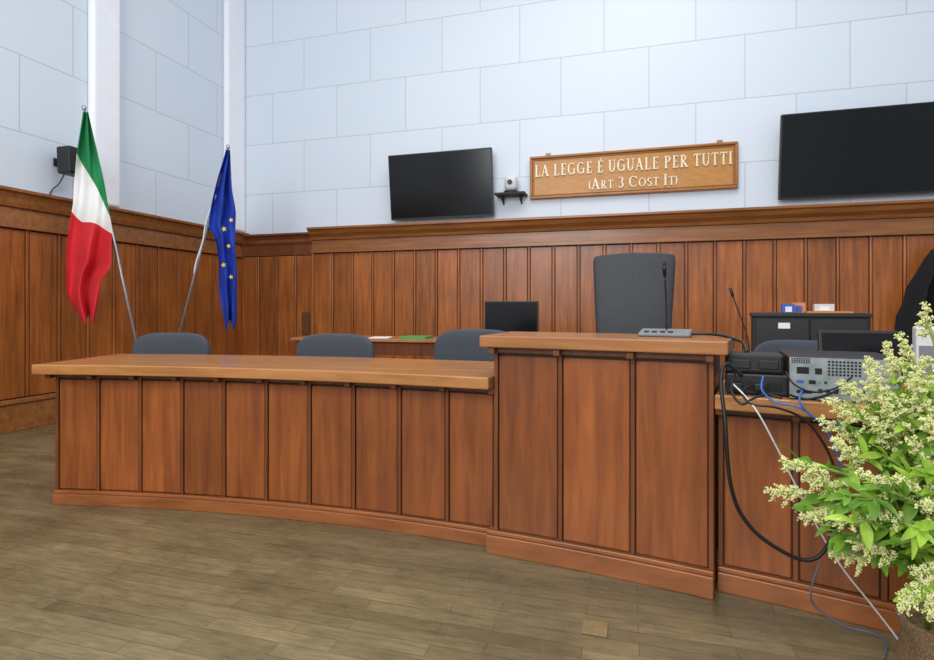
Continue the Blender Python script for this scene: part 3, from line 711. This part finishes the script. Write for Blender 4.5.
v = at(595, 629, 658.8/322); o.location = (v.x, v.y, 0); o.rotation_euler = (0, 0, -PHI); tag(o, 'small square plate set in the wooden floor', 'floor plate')

# ---------------------------------------------------------------- flower arrangement
PB = Vector((1.33, 1.47, 0))
fa = thing('flower_arrangement', 'tall arrangement of cream blossom sprays and green leaves at the right', 'flowers', PB)
MB().lathe([(.115, 0), (.12, .01), (.13, .12), (.135, .24), (.125, .3), (.14, .345), (.13, .35), (.11, .32), (.1, .3)], PB, 40, lambda a, z: .04*math.sin(a*9+z*14)+.025*math.sin(a*4-z*9)).build('burlap_wrap', M['burlap'], fa, smooth=True)
OCT = [(1, 0, 0), (-1, 0, 0), (0, 1, 0), (0, -1, 0), (0, 0, 1), (0, 0, -1)]
OF = [(0, 2, 4), (2, 1, 4), (1, 3, 4), (3, 0, 4), (2, 0, 5), (1, 2, 5), (3, 1, 5), (0, 3, 5)]
def leafm(m, base, d, L, wd, up):
    d = d.normalized(); side = d.cross(up); 
    if side.length < 1e-3: side = d.orthogonal()
    side.normalize(); nn = side.cross(d).normalized()
    vs = []; fs = []; K = 6
    for i in range(K+1):
        t = i/K; wv = wd*math.sin(PI*min(1, t*.92+.04))**.8*(1-.35*t); c_ = base+d*L*t-nn*L*.22*t*t
        vs += [c_+side*wv+nn*wv*.35, c_, c_-side*wv+nn*wv*.35]
    for i in range(K):
        k = i*3; fs += [(k, k+1, k+4, k+3), (k+1, k+2, k+5, k+4)]
    m.add(vs, fs)
def bez(a, b, c_, t): return a*(1-t)**2+b*2*t*(1-t)+c_*t*t
def rv(s=1): return Vector((random.uniform(-s, s), random.uniform(-s, s), random.uniform(-s, s)))
def rg(s): return Vector((random.gauss(0, s), random.gauss(0, s), random.gauss(0, s)))
def branch(px, py, Y, size, flower=True, nl=10, lm='leaf'):
    tip = at(px, py, Y); st_ = PB+Vector((random.uniform(-.06, .06), random.uniform(-.06, .06), .31))
    ctrl = st_.lerp(tip, .45)+Vector((0, 0, .16+.1*random.random())); ctrl.x = st_.x+(tip.x-st_.x)*.3
    pts = [bez(st_, ctrl, tip, i/10) for i in range(11)]
    sm = MB().tube(pts, [.0045, .002], 6).build('stem', M['stem'], fa, smooth=True)
    dr = (pts[-1]-pts[-2]).normalized()
    lf = MB()
    for k in range(nl):
        t = random.uniform(.35, .9) if flower else random.uniform(.35, 1.0)
        b_ = bez(st_, ctrl, tip, t); dd = (bez(st_, ctrl, tip, min(1, t+.05))-bez(st_, ctrl, tip, t-.05)).normalized()
        d_ = dd*.5+rv()*.8+Vector((-.15, -.25, .05))
        leafm(lf, b_, d_, random.uniform(.04, .078), random.uniform(.010, .017), Vector((0, -.5, 1))+rv(.6))
    lf.build('leaves', M[lm], sm, smooth=True)
    if flower:
        fm = MB(); L = size*random.uniform(.95, 1.25)
        dr = (dr+Vector((-.25, -.1, .15))+rg(.22)).normalized()
        e = dr.cross(Vector((0, 1, 0.1))).normalized(); f_ = dr.cross(e)
        base = tip-dr*L*.6
        fm.cur = 0; fm.tube([base, base+dr*L], .0013, 5)
        nb = 19
        for k in range(nb):
            t = k/nb; a_ = k*2.4; l2 = (L*.28*(1-t)**.6+.005)*random.uniform(.5, 1.35)
            o_ = base+dr*L*t*.97; d_ = (dr*random.uniform(.6, 1.4)+e*math.cos(a_)+f_*math.sin(a_)).normalized()
            droop = Vector((0, 0, -.25*l2))
            fm.cur = 0; fm.tube([o_, o_+d_*l2*.5, o_+d_*l2+droop], .0008, 4)
            nf_ = int(10+l2*850)
            for q in range(nf_):
                u_ = .1+.98*random.random(); c_ = o_+d_*l2*u_+droop*u_*u_+rg(.0034*(1.15-u_*.5)); rr = random.uniform(.0012, .0026)
                fm.cur = 1 if random.random() < .65 else 2
                e_ = Euler((random.random()*3, random.random()*3, 0)).to_matrix()
                fm.add([c_+(e_ @ Vector(v_))*rr*1.25 for v_ in OCT], OF)
        fm.build('blossom_spray', [M['stem'], M['bloom'], M['bloom2']], sm)
FL = [(785, 492, 1.55, .12), (800, 466, 1.5, .12), (822, 482, 1.5, .12), (846, 556, 1.45, .12), (868, 546, 1.4, .12), (910, 598, 1.3, .12), (928, 568, 1.35, .12),
      (905, 482, 1.4, .13), (922, 452, 1.42, .14), (884, 432, 1.5, .14), (858, 418, 1.55, .14), (845, 448, 1.5, .13), (897, 400, 1.5, .15), (917, 388, 1.45, .15),
      (902, 368, 1.55, .14), (926, 316, 1.5, .12), (890, 358, 1.6, .12), (872, 478, 1.42, .12), (930, 505, 1.35, .13), (892, 518, 1.38, .12), (940, 415, 1.4, .14),
      (866, 400, 1.6, .13), (950, 470, 1.4, .14), (912, 428, 1.5, .14), (836, 428, 1.6, .12), (880, 388, 1.5, .14), (933, 598, 1.3, .12), (922, 372, 1.5, .13), (940, 375, 1.45, .13), (850, 520, 1.4, .11), (815, 515, 1.48, .11),
      (872, 372, 1.55, .12), (855, 392, 1.6, .12), (905, 348, 1.55, .11), (842, 405, 1.6, .11), (890, 412, 1.46, .13), (932, 430, 1.38, .13)]
for i, (a_, b_, c_, s_) in enumerate(FL): branch(a_, b_, c_, s_, True, 12, 'leaf' if i % 3 else 'leaf2')
for i, (a_, b_, c_) in enumerate([(797, 458, 1.55), (815, 490, 1.5), (835, 505, 1.45), (850, 470, 1.5), (868, 520, 1.4), (882, 455, 1.45), (805, 510, 1.5), (900, 500, 1.4), (838, 540, 1.42), (925, 470, 1.4), (895, 545, 1.35), (930, 530, 1.35), (865, 495, 1.5), (850, 520, 1.38), (880, 490, 1.36), (910, 530, 1.33), (820, 525, 1.45), (915, 410, 1.55), (870, 440, 1.6), (905, 375, 1.6), (845, 495, 1.36), (890, 420, 1.55), (880, 395, 1.62), (925, 385, 1.58), (850, 430, 1.6)]):
    branch(a_, b_, c_, 0, False, 22, 'leaf' if i % 2 else 'leaf2')

# ---------------------------------------------------------------- lights, world, camera
w = bpy.data.worlds.new('room light'); bpy.context.scene.world = w; w.use_nodes = True
w.node_tree.nodes['Background'].inputs[0].default_value = (.88, .93, 1.0, 1); w.node_tree.nodes['Background'].inputs[1].default_value = .82
def area(name, loc, tgt, sx, sy, e, col=(1, 1, 1)):
    l = bpy.data.lights.new(name, 'AREA'); l.shape = 'RECTANGLE'; l.size = sx; l.size_y = sy; l.energy = e; l.color = col
    o = bpy.data.objects.new(name, l); C.objects.link(o); o.location = loc
    o.rotation_euler = (Vector(tgt)-Vector(loc)).to_track_quat('-Z', 'Y').to_euler(); return o
area('window_daylight', (-3.0, -3.0, 4.0), (0, 5, 1.4), 4.5, 3, 400, (.98, .99, 1))
area('overhead_fill', (0.6, 3.2, 6.3), (.4, 3.6, 0), 5, 3, 190, (1, .98, .95))  # added fill light from above, no real lamp fitting behind it
cam = bpy.data.cameras.new('camera'); co = bpy.data.objects.new('camera', cam); C.objects.link(co)
co.location = (0, 0, H); co.rotation_euler = (rad(90), 0, 0); cam.sensor_width = 36; cam.lens = 36*F/934; cam.shift_y = -23/934; cam.clip_start = .05
bpy.context.scene.camera = co
bpy.context.scene.view_settings.view_transform = 'Standard'
